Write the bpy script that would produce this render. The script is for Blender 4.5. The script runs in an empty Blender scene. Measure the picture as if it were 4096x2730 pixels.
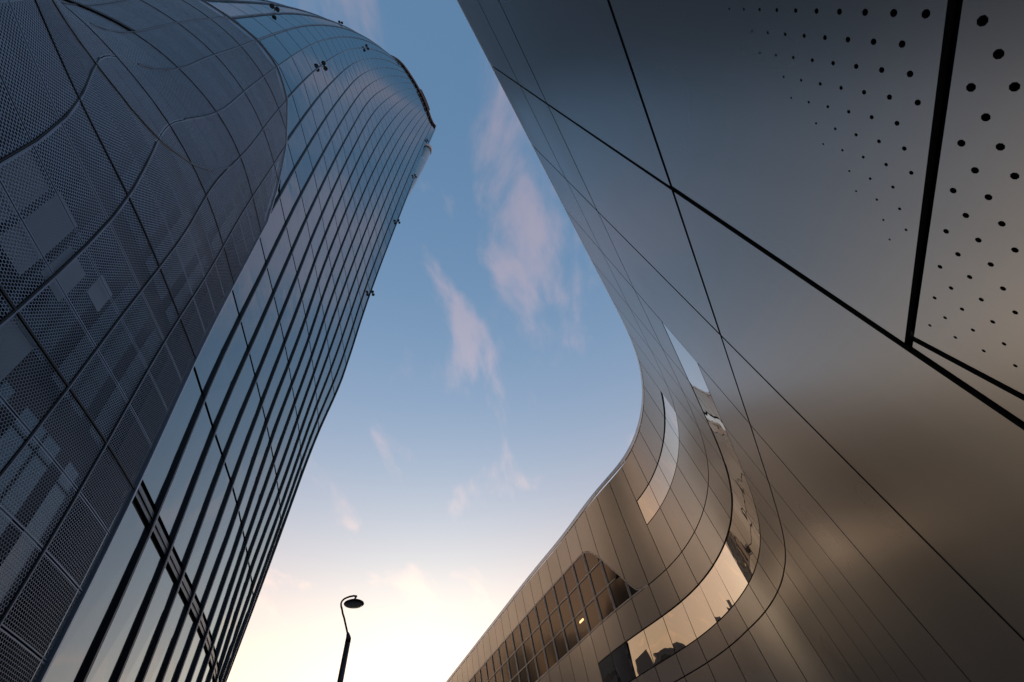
import bpy, bmesh, math, random
import numpy as np
from mathutils import Vector, Matrix
from mathutils.geometry import delaunay_2d_cdt
random.seed(7)
sc = bpy.context.scene
COL = sc.collection
R = math.radians
EYE = 1.6            # eye height; surface fits below are measured from the eye

# ================================================================== camera
cam = bpy.data.cameras.new('camera'); co = bpy.data.objects.new('camera', cam); COL.objects.link(co)
cam.lens = 14.0; cam.sensor_width = 36.0; cam.sensor_fit = 'HORIZONTAL'; cam.clip_start = 0.05; cam.clip_end = 8000
co.matrix_world = Matrix(((0.98213946, 0.18815443, 0.0, 0.0), (0.15372762, -0.80243637, -0.57659665, 0.0),
                          (-0.10848922, 0.56629832, -0.81702895, EYE), (0, 0, 0, 1)))
sc.camera = co

# ================================================================== sky, sun, exposure
SUN_AZ, SUN_EL = R(-18), R(7.5)      # azimuth from +Y towards +X
world = bpy.data.worlds.new('World'); sc.world = world; world.use_nodes = True
nt = world.node_tree; nt.nodes.clear()
def N(tree, t, **kw):
    n = tree.nodes.new(t)
    for k, v in kw.items(): setattr(n, k, v)
    return n
def mathn(tree, op, a, b=None, c=None):
    n = tree.nodes.new('ShaderNodeMath'); n.operation = op
    for i, v in enumerate((a, b, c)):
        if v is None: continue
        if isinstance(v, (int, float)): n.inputs[i].default_value = v
        else: tree.links.new(v, n.inputs[i])
    return n.outputs[0]
def mixc(tree, fac, a, b, mode='MIX'):
    n = tree.nodes.new('ShaderNodeMix'); n.data_type = 'RGBA'; n.blend_type = mode; n.clamp_factor = True
    for sock, v in ((n.inputs[0], fac), (n.inputs[6], a), (n.inputs[7], b)):
        if isinstance(v, (int, float)): sock.default_value = v
        elif isinstance(v, tuple): sock.default_value = v if len(v) == 4 else (*v, 1)
        else: tree.links.new(v, sock)
    return n.outputs[2]
SKYG, SKYT = 0.45, (0.93, 1.43, 1.80)
HZ, HZC = 20.0, (1.0, 0.52, 0.18)      # low sunset haze: strength and colour
CLOC = (15.2, 3.3, 0)
wo = N(nt, 'ShaderNodeOutputWorld'); bg = N(nt, 'ShaderNodeBackground'); nt.links.new(bg.outputs[0], wo.inputs[0])
sky = N(nt, 'ShaderNodeTexSky', sky_type='NISHITA', sun_disc=False)
sky.sun_elevation = SUN_EL; sky.sun_rotation = SUN_AZ
sky.altitude = 150; sky.air_density = 1.0; sky.dust_density = 2.2; sky.ozone_density = 3.5
tc = N(nt, 'ShaderNodeTexCoord'); sep = N(nt, 'ShaderNodeSeparateXYZ'); nt.links.new(tc.outputs['Generated'], sep.inputs[0])
zc = mathn(nt, 'ADD', mathn(nt, 'MAXIMUM', sep.outputs[2], 0.0), 0.10)
cb = N(nt, 'ShaderNodeCombineXYZ')
nt.links.new(mathn(nt, 'DIVIDE', sep.outputs[0], zc), cb.inputs[0]); nt.links.new(mathn(nt, 'DIVIDE', sep.outputs[1], zc), cb.inputs[1])
mp = N(nt, 'ShaderNodeMapping'); mp.inputs['Rotation'].default_value = (0, 0, R(12)); mp.inputs['Location'].default_value = CLOC; mp.inputs['Scale'].default_value = (4.6, 2.2, 1)
nt.links.new(cb.outputs[0], mp.inputs[0])
nz = N(nt, 'ShaderNodeTexNoise'); nz.inputs['Scale'].default_value = 1.0; nz.inputs['Detail'].default_value = 8; nz.inputs['Roughness'].default_value = 0.55; nz.inputs['Distortion'].default_value = 0.35
nt.links.new(mp.outputs[0], nz.inputs[0])
rmp = N(nt, 'ShaderNodeMapRange', interpolation_type='SMOOTHSTEP')
for i, v in ((1, 0.53), (2, 0.72), (3, 0.0), (4, 0.85)): rmp.inputs[i].default_value = v
nt.links.new(nz.outputs[0], rmp.inputs[0])
# veil: thin high haze lifts the blue a little everywhere
gam = N(nt, 'ShaderNodeGamma'); gam.inputs[1].default_value = SKYG; nt.links.new(sky.outputs[0], gam.inputs[0])
skyc = mixc(nt, 1.0, gam.outputs[0], SKYT, 'MULTIPLY')
# low warm haze, thickest towards the horizon and round the set sun
hz = mathn(nt, 'EXPONENT', mathn(nt, 'DIVIDE', mathn(nt, 'MAXIMUM', sep.outputs[2], 0.22), -0.20))
vd = N(nt, 'ShaderNodeVectorMath', operation='DOT_PRODUCT'); nt.links.new(tc.outputs['Generated'], vd.inputs[0]); vd.inputs[1].default_value = (math.sin(SUN_AZ), math.cos(SUN_AZ), 0)
hz = mathn(nt, 'MULTIPLY', hz, mathn(nt, 'ADD', 0.55, mathn(nt, 'MULTIPLY', vd.outputs[1], 0.45)))
hzc = N(nt, 'ShaderNodeVectorMath', operation='SCALE'); hzc.inputs[0].default_value = HZC; nt.links.new(mathn(nt, 'MULTIPLY', hz, HZ), hzc.inputs['Scale'])
skyc = mixc(nt, 1.0, skyc, hzc.outputs[0], 'ADD')
low = mathn(nt, 'MINIMUM', mathn(nt, 'MULTIPLY', mathn(nt, 'EXPONENT', mathn(nt, 'DIVIDE', mathn(nt, 'MAXIMUM', sep.outputs[2], 0.0), -0.30)), 2.2), 1.0)
skyc = mixc(nt, 1.0, skyc, mixc(nt, low, (1, 1, 1), (0.95, 0.86, 0.74)), 'MULTIPLY')
cloud = mixc(nt, 1.0, mixc(nt, 1.0, skyc, (1.08, 1.02, 0.97), 'MULTIPLY'), (1.0, 0.42, 0.22), 'ADD')
nt.links.new(mixc(nt, rmp.outputs[0], skyc, cloud), bg.inputs[0])
bg.inputs[1].default_value = 0.15
sun = bpy.data.lights.new('sun', 'SUN'); sun.energy = 0.15; sun.angle = R(10); sun.color = (1.0, 0.80, 0.58)
so = bpy.data.objects.new('sun', sun); COL.objects.link(so)
sd = Vector((math.sin(SUN_AZ) * math.cos(SUN_EL), math.cos(SUN_AZ) * math.cos(SUN_EL), math.sin(SUN_EL)))
so.rotation_euler = (-sd).to_track_quat('-Z', 'Y').to_euler(); so.location = (0, 0, 60)
sc.view_settings.view_transform = 'Standard'; sc.view_settings.look = 'None'; sc.view_settings.gamma = 1.0
sc.view_settings.exposure = 0.6; sc.view_settings.use_curve_mapping = False
sc.render.engine = 'CYCLES'
sc.cycles.caustics_reflective = False; sc.cycles.blur_glossy = 1.0
sc.cycles.max_bounces = 8; sc.cycles.transparent_max_bounces = 12

# ================================================================== materials
def mat(name):
    m = bpy.data.materials.new(name); m.use_nodes = True
    t = m.node_tree; return m, t, t.nodes['Principled BSDF'], t.nodes['Material Output']
def simple(name, col, rough=0.5, metal=0.0, bump=0.0, vary=0.0, scale=6.0, spec=0.5):
    m, t, p, o = mat(name)
    p.inputs['Roughness'].default_value = rough; p.inputs['Metallic'].default_value = metal; p.inputs['Specular IOR Level'].default_value = spec
    tcn = t.nodes.new('ShaderNodeTexCoord'); ns = t.nodes.new('ShaderNodeTexNoise'); ns.inputs['Scale'].default_value = scale; ns.inputs['Detail'].default_value = 5
    t.links.new(tcn.outputs['Object'], ns.inputs[0])
    oi = t.nodes.new('ShaderNodeObjectInfo')
    v = mathn(t, 'ADD', mathn(t, 'MULTIPLY', ns.outputs[0], 0.35), mathn(t, 'MULTIPLY', oi.outputs['Random'], 0.65))
    f = mathn(t, 'ADD', 1.0 - vary, mathn(t, 'MULTIPLY', v, 2 * vary))
    hsv = t.nodes.new('ShaderNodeHueSaturation'); hsv.inputs['Color'].default_value = (*col, 1); t.links.new(f, hsv.inputs['Value'])
    t.links.new(hsv.outputs[0], p.inputs['Base Color'])
    if bump:
        b = t.nodes.new('ShaderNodeBump'); b.inputs['Strength'].default_value = bump; b.inputs['Distance'].default_value = 0.02
        t.links.new(ns.outputs[0], b.inputs['Height']); t.links.new(b.outputs[0], p.inputs['Normal'])
    return m
M = {}
M['black'] = simple('joint_black', (0.006, 0.006, 0.008), 0.7, vary=0.1)
M['fin'] = simple('dark_anodised', (0.022, 0.022, 0.028), 0.38, 0.35, vary=0.15)
M['edge'] = simple('pale_edge', (0.34, 0.36, 0.42), 0.35, 0.5, vary=0.1)
M['rail'] = simple('rail_metal', (0.16, 0.18, 0.22), 0.4, 0.5, vary=0.1)
M['spandrel'] = simple('grey_spandrel', (0.10, 0.11, 0.12), 0.4, 0.3, vary=0.1)
M['coping'] = simple('pale_coping', (0.66, 0.56, 0.58), 0.5, 0.1, vary=0.1)
M['pale_metal'] = simple('pale_coping_metal', (0.52, 0.53, 0.55), 0.38, 0.45, vary=0.05)
M['rust'] = simple('red_steel', (0.20, 0.07, 0.06), 0.6, 0.2, vary=0.2)
M['lamp_paint'] = simple('brown_lamp_paint', (0.030, 0.014, 0.012), 0.45, 0.2, vary=0.1)
M['lamp_lens'] = simple('lamp_lens', (0.05, 0.045, 0.042), 0.25, 0.0, vary=0.1)
M['white_cap'] = simple('white_fitting', (0.7, 0.68, 0.62), 0.4, vary=0.05)
M['pave'] = simple('pavement_stone', (0.23, 0.22, 0.21), 0.8, vary=0.12, bump=0.3, scale=1.2)
M['roof'] = simple('roof_membrane', (0.20, 0.20, 0.20), 0.8, vary=0.1)
M['mullion'] = simple('pale_mullion', (0.55, 0.51, 0.47), 0.45, 0.2, vary=0.08)
M['wing'] = simple('pale_glass_wing', (0.30, 0.36, 0.40), 0.22, 0.35, vary=0.05)
M['block'] = simple('far_render', (0.16, 0.15, 0.15), 0.7, vary=0.15)
M['blockwin'] = simple('far_window', (0.04, 0.05, 0.06), 0.15, 0.2, vary=0.2)
M['reflection_patch'] = simple('pale_reflection', (0.20, 0.25, 0.29), 0.5, 0.0, vary=0.08, scale=3)  # pale colour stands in for light reflected behind the mesh
def glass(name, tint, refl, rough, wav=0.0):
    """coated facade glass: a dark body under a strong mirror coat, slightly wavy"""
    m, t, p, o = mat(name)
    p.inputs['Base Color'].default_value = (*tint, 1); p.inputs['Roughness'].default_value = 0.2; p.inputs['Specular IOR Level'].default_value = 0.2
    g = t.nodes.new('ShaderNodeBsdfGlossy'); g.inputs['Roughness'].default_value = rough; g.inputs['Color'].default_value = (*refl, 1)
    lw = t.nodes.new('ShaderNodeFresnel'); lw.inputs['IOR'].default_value = 1.55
    f = mathn(t, 'MINIMUM', mathn(t, 'ADD', mathn(t, 'MULTIPLY', lw.outputs[0], 1.5), 0.27), 1.0)
    mx = t.nodes.new('ShaderNodeMixShader'); t.links.new(f, mx.inputs[0]); t.links.new(p.outputs[0], mx.inputs[1]); t.links.new(g.outputs[0], mx.inputs[2])
    t.links.new(mx.outputs[0], o.inputs[0])
    if wav:
        tcn = t.nodes.new('ShaderNodeTexCoord'); ns = t.nodes.new('ShaderNodeTexNoise'); ns.inputs['Scale'].default_value = 0.9; ns.inputs['Detail'].default_value = 1.5
        t.links.new(tcn.outputs['Object'], ns.inputs[0])
        b = t.nodes.new('ShaderNodeBump'); b.inputs['Strength'].default_value = 1.0; b.inputs['Distance'].default_value = wav
        t.links.new(ns.outputs[0], b.inputs['Height']); t.links.new(b.outputs[0], g.inputs['Normal'])
    return m
M['glass'] = glass('tower_glass', (0.010, 0.014, 0.020), (0.41, 0.47, 0.49), 0.03, 0.012)
M['inner_glass'] = glass('inner_glass', (0.006, 0.008, 0.010), (0.045, 0.055, 0.065), 0.10, 0.0)
M['lobby_glass'] = glass('lobby_glass', (0.008, 0.012, 0.014), (0.20, 0.25, 0.28), 0.06, 0.0)
M['band_glass'] = glass('band_glass', (0.010, 0.010, 0.010), (0.80, 0.78, 0.75), 0.012, 0.006)
M['dark_glass'] = glass('brown_glass', (0.012, 0.009, 0.008), (0.13, 0.105, 0.09), 0.10, 0.004)
def cladding():
    m, t, p, o = mat('satin_cladding')
    tcn = t.nodes.new('ShaderNodeTexCoord'); oi = t.nodes.new('ShaderNodeObjectInfo')
    ns = t.nodes.new('ShaderNodeTexNoise'); ns.inputs['Scale'].default_value = 0.45; ns.inputs['Detail'].default_value = 1.0
    t.links.new(tcn.outputs['Object'], ns.inputs[0])
    mpn = t.nodes.new('ShaderNodeMapping'); mpn.inputs['Scale'].default_value = (4, 4, 0.3); t.links.new(tcn.outputs['Object'], mpn.inputs[0])
    n2 = t.nodes.new('ShaderNodeTexNoise'); n2.inputs['Scale'].default_value = 1.0; n2.inputs['Detail'].default_value = 3; t.links.new(mpn.outputs[0], n2.inputs[0])
    v = mathn(t, 'ADD', 0.93, mathn(t, 'ADD', mathn(t, 'MULTIPLY', oi.outputs['Random'], 0.07), mathn(t, 'MULTIPLY', n2.outputs[0], 0.10)))
    hsv = t.nodes.new('ShaderNodeHueSaturation'); hsv.inputs['Color'].default_value = (0.213, 0.209, 0.203, 1); t.links.new(v, hsv.inputs['Value'])
    t.links.new(hsv.outputs[0], p.inputs['Base Color'])
    p.inputs['Metallic'].default_value = 0.80
    t.links.new(mathn(t, 'ADD', 0.24, mathn(t, 'MULTIPLY', ns.outputs[0], 0.10)), p.inputs['Roughness'])
    return m
M['clad'] = cladding()
def perforated():
    """metal sheet with a hexagonal field of punched holes; UV is in metres"""
    m, t, p, o = mat('perforated_metal')
    p.inputs['Metallic'].default_value = 0.55; p.inputs['Roughness'].default_value = 0.42
    oi = t.nodes.new('ShaderNodeObjectInfo')
    hsv = t.nodes.new('ShaderNodeHueSaturation'); hsv.inputs['Color'].default_value = (0.215, 0.240, 0.290, 1)
    t.links.new(mathn(t, 'ADD', 0.9, mathn(t, 'MULTIPLY', oi.outputs['Random'], 0.2)), hsv.inputs['Value']); t.links.new(hsv.outputs[0], p.inputs['Base Color'])
    uv = t.nodes.new('ShaderNodeUVMap')
    PITCH = 0.054
    def vm(op, a, b=None, c=None):
        n = t.nodes.new('ShaderNodeVectorMath'); n.operation = op
        for i, v in enumerate((a, b, c)):
            if v is None: continue
            if isinstance(v, tuple): n.inputs[i].default_value = v
            else: t.links.new(v, n.inputs[i])
        return n
    q = vm('MULTIPLY', uv.outputs[0], (1 / PITCH, 1 / PITCH, 1)).outputs[0]
    r3 = math.sqrt(3.0)
    def hexd(off):
        a = vm('ADD', q, off).outputs[0]
        a = vm('WRAP', a, (0.5, r3 / 2, 1), (-0.5, -r3 / 2, -1)).outputs[0]
        a = vm('ABSOLUTE', a).outputs[0]
        s = t.nodes.new('ShaderNodeSeparateXYZ'); t.links.new(a, s.inputs[0])
        return mathn(t, 'MAXIMUM', s.outputs[0], mathn(t, 'ADD', mathn(t, 'MULTIPLY', s.outputs[0], 0.5), mathn(t, 'MULTIPLY', s.outputs[1], r3 / 2)))
    hd = mathn(t, 'MINIMUM', hexd((0, 0, 0)), hexd((0.5, r3 / 2, 0)))
    gm = t.nodes.new('ShaderNodeNewGeometry'); sp = t.nodes.new('ShaderNodeSeparateXYZ'); t.links.new(gm.outputs['Position'], sp.inputs[0])
    mr = t.nodes.new('ShaderNodeMapRange')          # holes shrink with height and towards the back of the skirt
    for i, v in ((1, -0.5), (2, 6.0), (3, 0.43), (4, 0.30)): mr.inputs[i].default_value = v
    t.links.new(mathn(t, 'ADD', mathn(t, 'MULTIPLY', sp.outputs[2], 0.35), mathn(t, 'MULTIPLY', sp.outputs[1], -1.2)), mr.inputs[0])
    hole = mathn(t, 'LESS_THAN', hd, mr.outputs[0])
    # a solid margin is left round every sheet
    su = t.nodes.new('ShaderNodeSeparateXYZ'); t.links.new(uv.outputs[0], su.inputs[0])
    fu = mathn(t, 'ABSOLUTE', mathn(t, 'SUBTRACT', mathn(t, 'FRACT', mathn(t, 'ADD', mathn(t, 'DIVIDE', su.outputs[0], 1.42), 20.0)), 0.5))
    fv = mathn(t, 'ABSOLUTE', mathn(t, 'SUBTRACT', mathn(t, 'FRACT', mathn(t, 'ADD', su.outputs[1], 20.0 - (EYE + 6.04))), 0.5))
    inside = mathn(t, 'MULTIPLY', mathn(t, 'LESS_THAN', fu, 0.478), mathn(t, 'LESS_THAN', fv, 0.468))
    hole = mathn(t, 'MULTIPLY', hole, inside)
    tr = t.nodes.new('ShaderNodeBsdfTransparent'); mx = t.nodes.new('ShaderNodeMixShader')
    t.links.new(hole, mx.inputs[0]); t.links.new(p.outputs[0], mx.inputs[1]); t.links.new(tr.outputs[0], mx.inputs[2]); t.links.new(mx.outputs[0], o.inputs[0])
    return m
M['perf'] = perforated()
def emissive(name, col, s):
    m, t, p, o = mat(name); p.inputs['Emission Color'].default_value = (*col, 1); p.inputs['Emission Strength'].default_value = s; p.inputs['Base Color'].default_value = (*col, 1)
    return m
M['glow'] = emissive('warm_tube', (1.0, 0.62, 0.24), 1.5)

# ================================================================== fitted surfaces
def bsp(t, t0, n):
    t = np.asarray(t, float) - t0; i = np.floor(t).astype(int); f = t - i
    B = (((1 - f) ** 3) / 6, (3 * f ** 3 - 6 * f ** 2 + 4) / 6, (-3 * f ** 3 + 3 * f ** 2 + 3 * f + 1) / 6, f ** 3 / 6)
    return [np.clip(i + j - 1, 0, n - 1) for j in range(4)], B
# control net of the twisting tower skin: 28 columns (one per fin, u = -11..16) by 33 levels, plan x y in centimetres
CT = np.array([-419,-851,-338,-954,-272,-1040,-230,-1109,-230,-1153,-303,-1161,-467,-1122,-715,-1038,-1011,-923,-1314,-799,-1590,-689,-1802,-608,-1926,-568,-1975,-564,-1982,-586,-1979,-618,-1985,
-651,-2007,-681,-2045,-707,-2096,-731,-2157,-754,-2225,-777,-2299,-798,-2378,-815,-2465,-823,-2560,-818,-2666,-794,-2785,-746,-2919,-669,-3069,-559,-3236,-413,-3420,-229,-3622,-7,
-254,-747,-316,-813,-366,-866,-402,-908,-418,-943,-419,-971,-448,-985,-596,-958,-936,-859,-1348,-706,-1610,-583,-1699,-539,-1722,-554,-1743,-589,-1773,-621,-1802,-646,-1830,
-668,-1861,-691,-1901,-717,-1952,-745,-2012,-775,-2078,-804,-2151,-832,-2231,-854,-2318,-868,-2415,-869,-2523,-852,-2643,-810,-2778,-739,-2931,-634,-3102,-493,-3293,-316,-3504,-103,
-177,-621,-316,-665,-429,-700,-508,-729,-538,-758,-516,-792,-477,-828,-542,-838,-877,-768,-1334,-620,-1555,-506,-1565,-486,-1546,-526,-1563,-580,-1604,-618,-1646,-641,-1683,
-659,-1718,-680,-1760,-708,-1811,-741,-1870,-776,-1935,-811,-2007,-844,-2086,-872,-2174,-892,-2272,-899,-2380,-887,-2501,-852,-2637,-787,-2791,-686,-2966,-550,-3161,-378,-3378,-174,
-181,-477,-342,-510,-469,-540,-558,-567,-595,-595,-575,-628,-529,-664,-569,-682,-849,-641,-1245,-541,-1430,-458,-1428,-442,-1407,-482,-1424,-539,-1465,-580,-1506,-606,-1542,
-625,-1579,-648,-1622,-679,-1673,-716,-1730,-756,-1794,-796,-1865,-834,-1944,-868,-2032,-894,-2130,-906,-2239,-901,-2360,-871,-2496,-811,-2652,-715,-2828,-583,-3025,-418,-3243,-219,
-247,-320,-394,-349,-504,-380,-575,-412,-605,-445,-597,-476,-575,-501,-617,-515,-833,-501,-1130,-452,-1284,-406,-1302,-392,-1293,-425,-1307,-477,-1339,-517,-1374,-544,-1409,
-568,-1447,-595,-1490,-628,-1539,-670,-1595,-714,-1657,-760,-1727,-803,-1805,-843,-1893,-874,-1990,-892,-2098,-891,-2219,-867,-2356,-812,-2511,-722,-2688,-595,-2884,-434,-3101,-238,
-347,-157,-465,-187,-544,-220,-588,-257,-604,-293,-608,-323,-615,-344,-663,-358,-824,-364,-1021,-349,-1135,-330,-1171,-330,-1183,-362,-1199,-402,-1222,-434,-1250,-461,-1284,
-489,-1323,-520,-1366,-557,-1413,-602,-1465,-652,-1525,-703,-1593,-751,-1669,-796,-1755,-832,-1851,-856,-1958,-861,-2079,-842,-2216,-792,-2371,-707,-2546,-585,-2739,-425,-2952,-226,
-453,3,-544,-28,-597,-61,-620,-95,-627,-127,-640,-154,-662,-180,-710,-213,-825,-257,-942,-258,-1014,-237,-1048,-246,-1076,-283,-1097,-312,-1116,-334,-1139,-360,-1171,
-392,-1210,-428,-1251,-469,-1294,-518,-1344,-572,-1401,-626,-1465,-678,-1538,-726,-1622,-768,-1716,-797,-1821,-808,-1939,-794,-2074,-750,-2228,-671,-2400,-550,-2590,-388,-2799,-183,
-542,155,-612,131,-653,103,-667,75,-680,52,-701,31,-726,0,-754,-64,-821,-159,-905,-179,-957,-138,-968,-135,-988,-168,-1012,-194,-1034,-215,-1056,-242,-1081,
-277,-1114,-318,-1152,-364,-1194,-417,-1243,-473,-1298,-527,-1359,-581,-1427,-633,-1506,-679,-1595,-712,-1695,-727,-1808,-717,-1937,-677,-2085,-601,-2254,-482,-2442,-318,-2646,-109,
-608,298,-654,288,-685,270,-705,245,-723,222,-746,201,-775,175,-791,135,-804,55,-857,-9,-904,3,-914,10,-935,-19,-965,-51,-992,-78,-1012,-108,-1031,
-146,-1057,-190,-1091,-237,-1131,-291,-1178,-349,-1232,-404,-1293,-461,-1359,-517,-1429,-565,-1508,-600,-1600,-616,-1706,-607,-1827,-568,-1966,-493,-2124,-377,-2301,-215,-2496,-5,
-653,433,-681,430,-708,419,-734,398,-757,374,-784,347,-815,318,-836,292,-846,262,-877,220,-902,183,-915,159,-934,131,-960,100,-987,72,-1010,41,-1027,
-1,-1049,-47,-1079,-95,-1113,-148,-1155,-204,-1207,-261,-1268,-323,-1332,-385,-1392,-434,-1457,-468,-1538,-483,-1636,-473,-1748,-433,-1874,-358,-2015,-241,-2174,-81,-2352,123,
-689,563,-711,561,-738,551,-767,535,-794,513,-820,484,-848,452,-873,426,-897,406,-921,378,-938,340,-953,304,-967,274,-985,247,-1008,221,-1031,193,-1050,
155,-1071,110,-1096,59,-1126,4,-1163,-51,-1209,-111,-1264,-177,-1322,-241,-1373,-291,-1427,-324,-1498,-338,-1586,-328,-1688,-286,-1800,-206,-1925,-87,-2064,72,-2220,269,
-725,690,-751,686,-781,679,-811,666,-840,649,-864,623,-886,589,-909,555,-936,530,-960,507,-978,481,-995,450,-1009,420,-1022,392,-1039,364,-1056,335,-1075,
303,-1094,260,-1116,211,-1144,159,-1177,102,-1216,39,-1262,-30,-1311,-95,-1358,-144,-1407,-176,-1468,-189,-1546,-178,-1637,-135,-1738,-51,-1848,72,-1970,231,-2104,426,
-766,810,-800,808,-832,803,-863,795,-893,784,-920,765,-941,732,-962,696,-983,668,-1003,645,-1020,622,-1035,596,-1049,567,-1061,537,-1072,507,-1083,477,-1097,
444,-1114,403,-1134,357,-1159,307,-1187,251,-1218,186,-1258,115,-1303,49,-1346,2,-1390,-26,-1443,-38,-1511,-27,-1591,16,-1681,100,-1781,225,-1889,386,-2005,584,
-812,923,-851,924,-885,923,-916,920,-943,910,-967,889,-991,863,-1013,834,-1031,811,-1048,791,-1063,768,-1076,740,-1087,711,-1098,681,-1107,651,-1116,620,-1128,
585,-1143,546,-1161,502,-1181,453,-1202,397,-1226,331,-1259,260,-1299,194,-1338,150,-1376,125,-1422,114,-1479,123,-1548,164,-1630,245,-1720,369,-1818,534,-1922,736,
-860,1028,-901,1034,-936,1037,-967,1036,-994,1031,-1017,1016,-1036,990,-1056,964,-1077,948,-1095,933,-1106,908,-1114,877,-1123,848,-1133,822,-1144,793,-1154,762,-1166,
728,-1180,690,-1195,648,-1210,599,-1225,543,-1242,478,-1267,409,-1299,346,-1332,304,-1365,279,-1403,267,-1451,274,-1511,312,-1583,389,-1665,510,-1756,673,-1855,879,
-908,1125,-949,1138,-984,1144,-1013,1144,-1038,1141,-1062,1133,-1081,1115,-1101,1095,-1123,1083,-1141,1068,-1150,1042,-1155,1012,-1161,984,-1169,956,-1180,931,-1193,903,-1205,
872,-1217,836,-1229,795,-1241,747,-1252,692,-1265,630,-1282,567,-1304,510,-1329,466,-1356,436,-1388,420,-1429,425,-1479,460,-1542,533,-1616,649,-1702,808,-1799,1011,
-955,1216,-997,1236,-1030,1247,-1057,1246,-1077,1237,-1098,1230,-1129,1237,-1156,1237,-1170,1210,-1178,1178,-1189,1162,-1200,1149,-1206,1125,-1209,1096,-1218,1069,-1230,1043,-1242,
1015,-1252,982,-1261,942,-1270,896,-1278,843,-1288,787,-1299,731,-1313,677,-1330,631,-1352,596,-1378,577,-1412,580,-1454,611,-1509,679,-1576,788,-1657,939,-1752,1134,
-1002,1304,-1043,1331,-1077,1345,-1102,1348,-1123,1344,-1148,1347,-1183,1361,-1212,1364,-1219,1335,-1221,1301,-1233,1287,-1247,1280,-1252,1264,-1254,1237,-1259,1209,-1268,1183,-1277,
1156,-1285,1126,-1292,1090,-1298,1046,-1304,998,-1311,946,-1318,894,-1326,843,-1337,796,-1353,760,-1374,739,-1401,739,-1437,767,-1483,829,-1544,929,-1620,1069,-1712,1250,
-1053,1392,-1092,1422,-1125,1443,-1152,1454,-1175,1458,-1201,1462,-1232,1469,-1256,1468,-1265,1452,-1270,1432,-1280,1420,-1293,1412,-1297,1396,-1298,1373,-1301,1348,-1307,1324,-1314,
1299,-1320,1271,-1325,1238,-1329,1200,-1332,1155,-1335,1107,-1339,1057,-1343,1008,-1350,963,-1360,928,-1375,907,-1397,905,-1426,929,-1466,983,-1520,1072,-1589,1199,-1674,1362,
-1109,1480,-1146,1513,-1179,1540,-1208,1561,-1234,1576,-1260,1582,-1283,1577,-1301,1568,-1311,1563,-1319,1559,-1328,1551,-1336,1539,-1341,1524,-1344,1507,-1347,1489,-1351,1468,-1355,
1445,-1358,1419,-1361,1390,-1362,1355,-1363,1315,-1363,1271,-1363,1224,-1364,1177,-1367,1135,-1372,1101,-1383,1080,-1398,1077,-1422,1096,-1455,1143,-1500,1220,-1560,1329,-1635,1470,
-1170,1568,-1207,1605,-1240,1637,-1269,1665,-1295,1686,-1317,1696,-1337,1689,-1352,1679,-1362,1681,-1370,1684,-1377,1676,-1382,1663,-1387,1652,-1392,1642,-1395,1632,-1397,1617,-1399,
1598,-1400,1573,-1400,1544,-1399,1512,-1397,1475,-1395,1435,-1391,1392,-1388,1349,-1387,1310,-1388,1278,-1393,1258,-1403,1254,-1420,1269,-1446,1307,-1482,1370,-1530,1459,-1587,1573,
-1239,1656,-1275,1699,-1307,1735,-1335,1765,-1359,1787,-1379,1801,-1394,1806,-1407,1808,-1417,1809,-1424,1807,-1430,1800,-1434,1789,-1438,1781,-1442,1777,-1444,1775,-1446,1771,-1446,
1758,-1444,1733,-1441,1702,-1437,1667,-1431,1631,-1425,1595,-1418,1558,-1412,1521,-1406,1485,-1401,1455,-1400,1435,-1405,1429,-1415,1440,-1433,1470,-1458,1518,-1488,1585,-1524,1670,
-1314,1743,-1350,1791,-1381,1831,-1406,1862,-1426,1884,-1441,1902,-1455,1918,-1467,1929,-1476,1931,-1482,1927,-1486,1920,-1488,1912,-1490,1906,-1492,1906,-1493,1913,-1493,1921,-1491,
1918,-1487,1894,-1481,1856,-1472,1816,-1460,1780,-1449,1747,-1438,1716,-1428,1685,-1416,1652,-1405,1624,-1397,1603,-1393,1595,-1395,1601,-1403,1622,-1414,1655,-1426,1700,-1440,1758,
-1394,1828,-1429,1880,-1458,1922,-1480,1955,-1498,1982,-1511,2002,-1522,2018,-1532,2029,-1538,2036,-1542,2038,-1543,2034,-1543,2027,-1543,2025,-1542,2028,-1540,2040,-1537,2057,-1532,
2062,-1525,2038,-1514,1996,-1499,1954,-1481,1918,-1463,1888,-1447,1862,-1429,1833,-1410,1803,-1389,1775,-1370,1753,-1355,1740,-1345,1740,-1340,1751,-1336,1771,-1332,1798,-1329,1834,
-1480,1910,-1512,1963,-1538,2008,-1559,2046,-1575,2076,-1587,2098,-1595,2112,-1600,2122,-1603,2132,-1604,2139,-1604,2139,-1602,2137,-1597,2136,-1591,2140,-1584,2152,-1577,2166,-1568,
2169,-1556,2149,-1539,2115,-1518,2078,-1494,2045,-1467,2016,-1441,1990,-1412,1963,-1380,1933,-1347,1903,-1314,1876,-1284,1858,-1257,1848,-1236,1849,-1217,1858,-1201,1874,-1187,1895,
-1570,1988,-1598,2043,-1622,2091,-1641,2131,-1656,2164,-1666,2187,-1671,2202,-1673,2213,-1672,2223,-1671,2232,-1668,2236,-1662,2237,-1652,2236,-1640,2238,-1627,2243,-1613,2249,-1598,
2246,-1580,2231,-1557,2208,-1529,2181,-1496,2155,-1460,2129,-1419,2102,-1375,2072,-1327,2039,-1276,2005,-1226,1973,-1176,1946,-1131,1927,-1091,1917,-1058,1917,-1031,1924,-1009,1939,
-1664,2064,-1689,2120,-1710,2170,-1728,2211,-1740,2245,-1748,2270,-1751,2289,-1750,2302,-1747,2313,-1741,2321,-1734,2326,-1723,2326,-1707,2323,-1689,2319,-1669,2313,-1648,2307,-1624,
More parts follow.
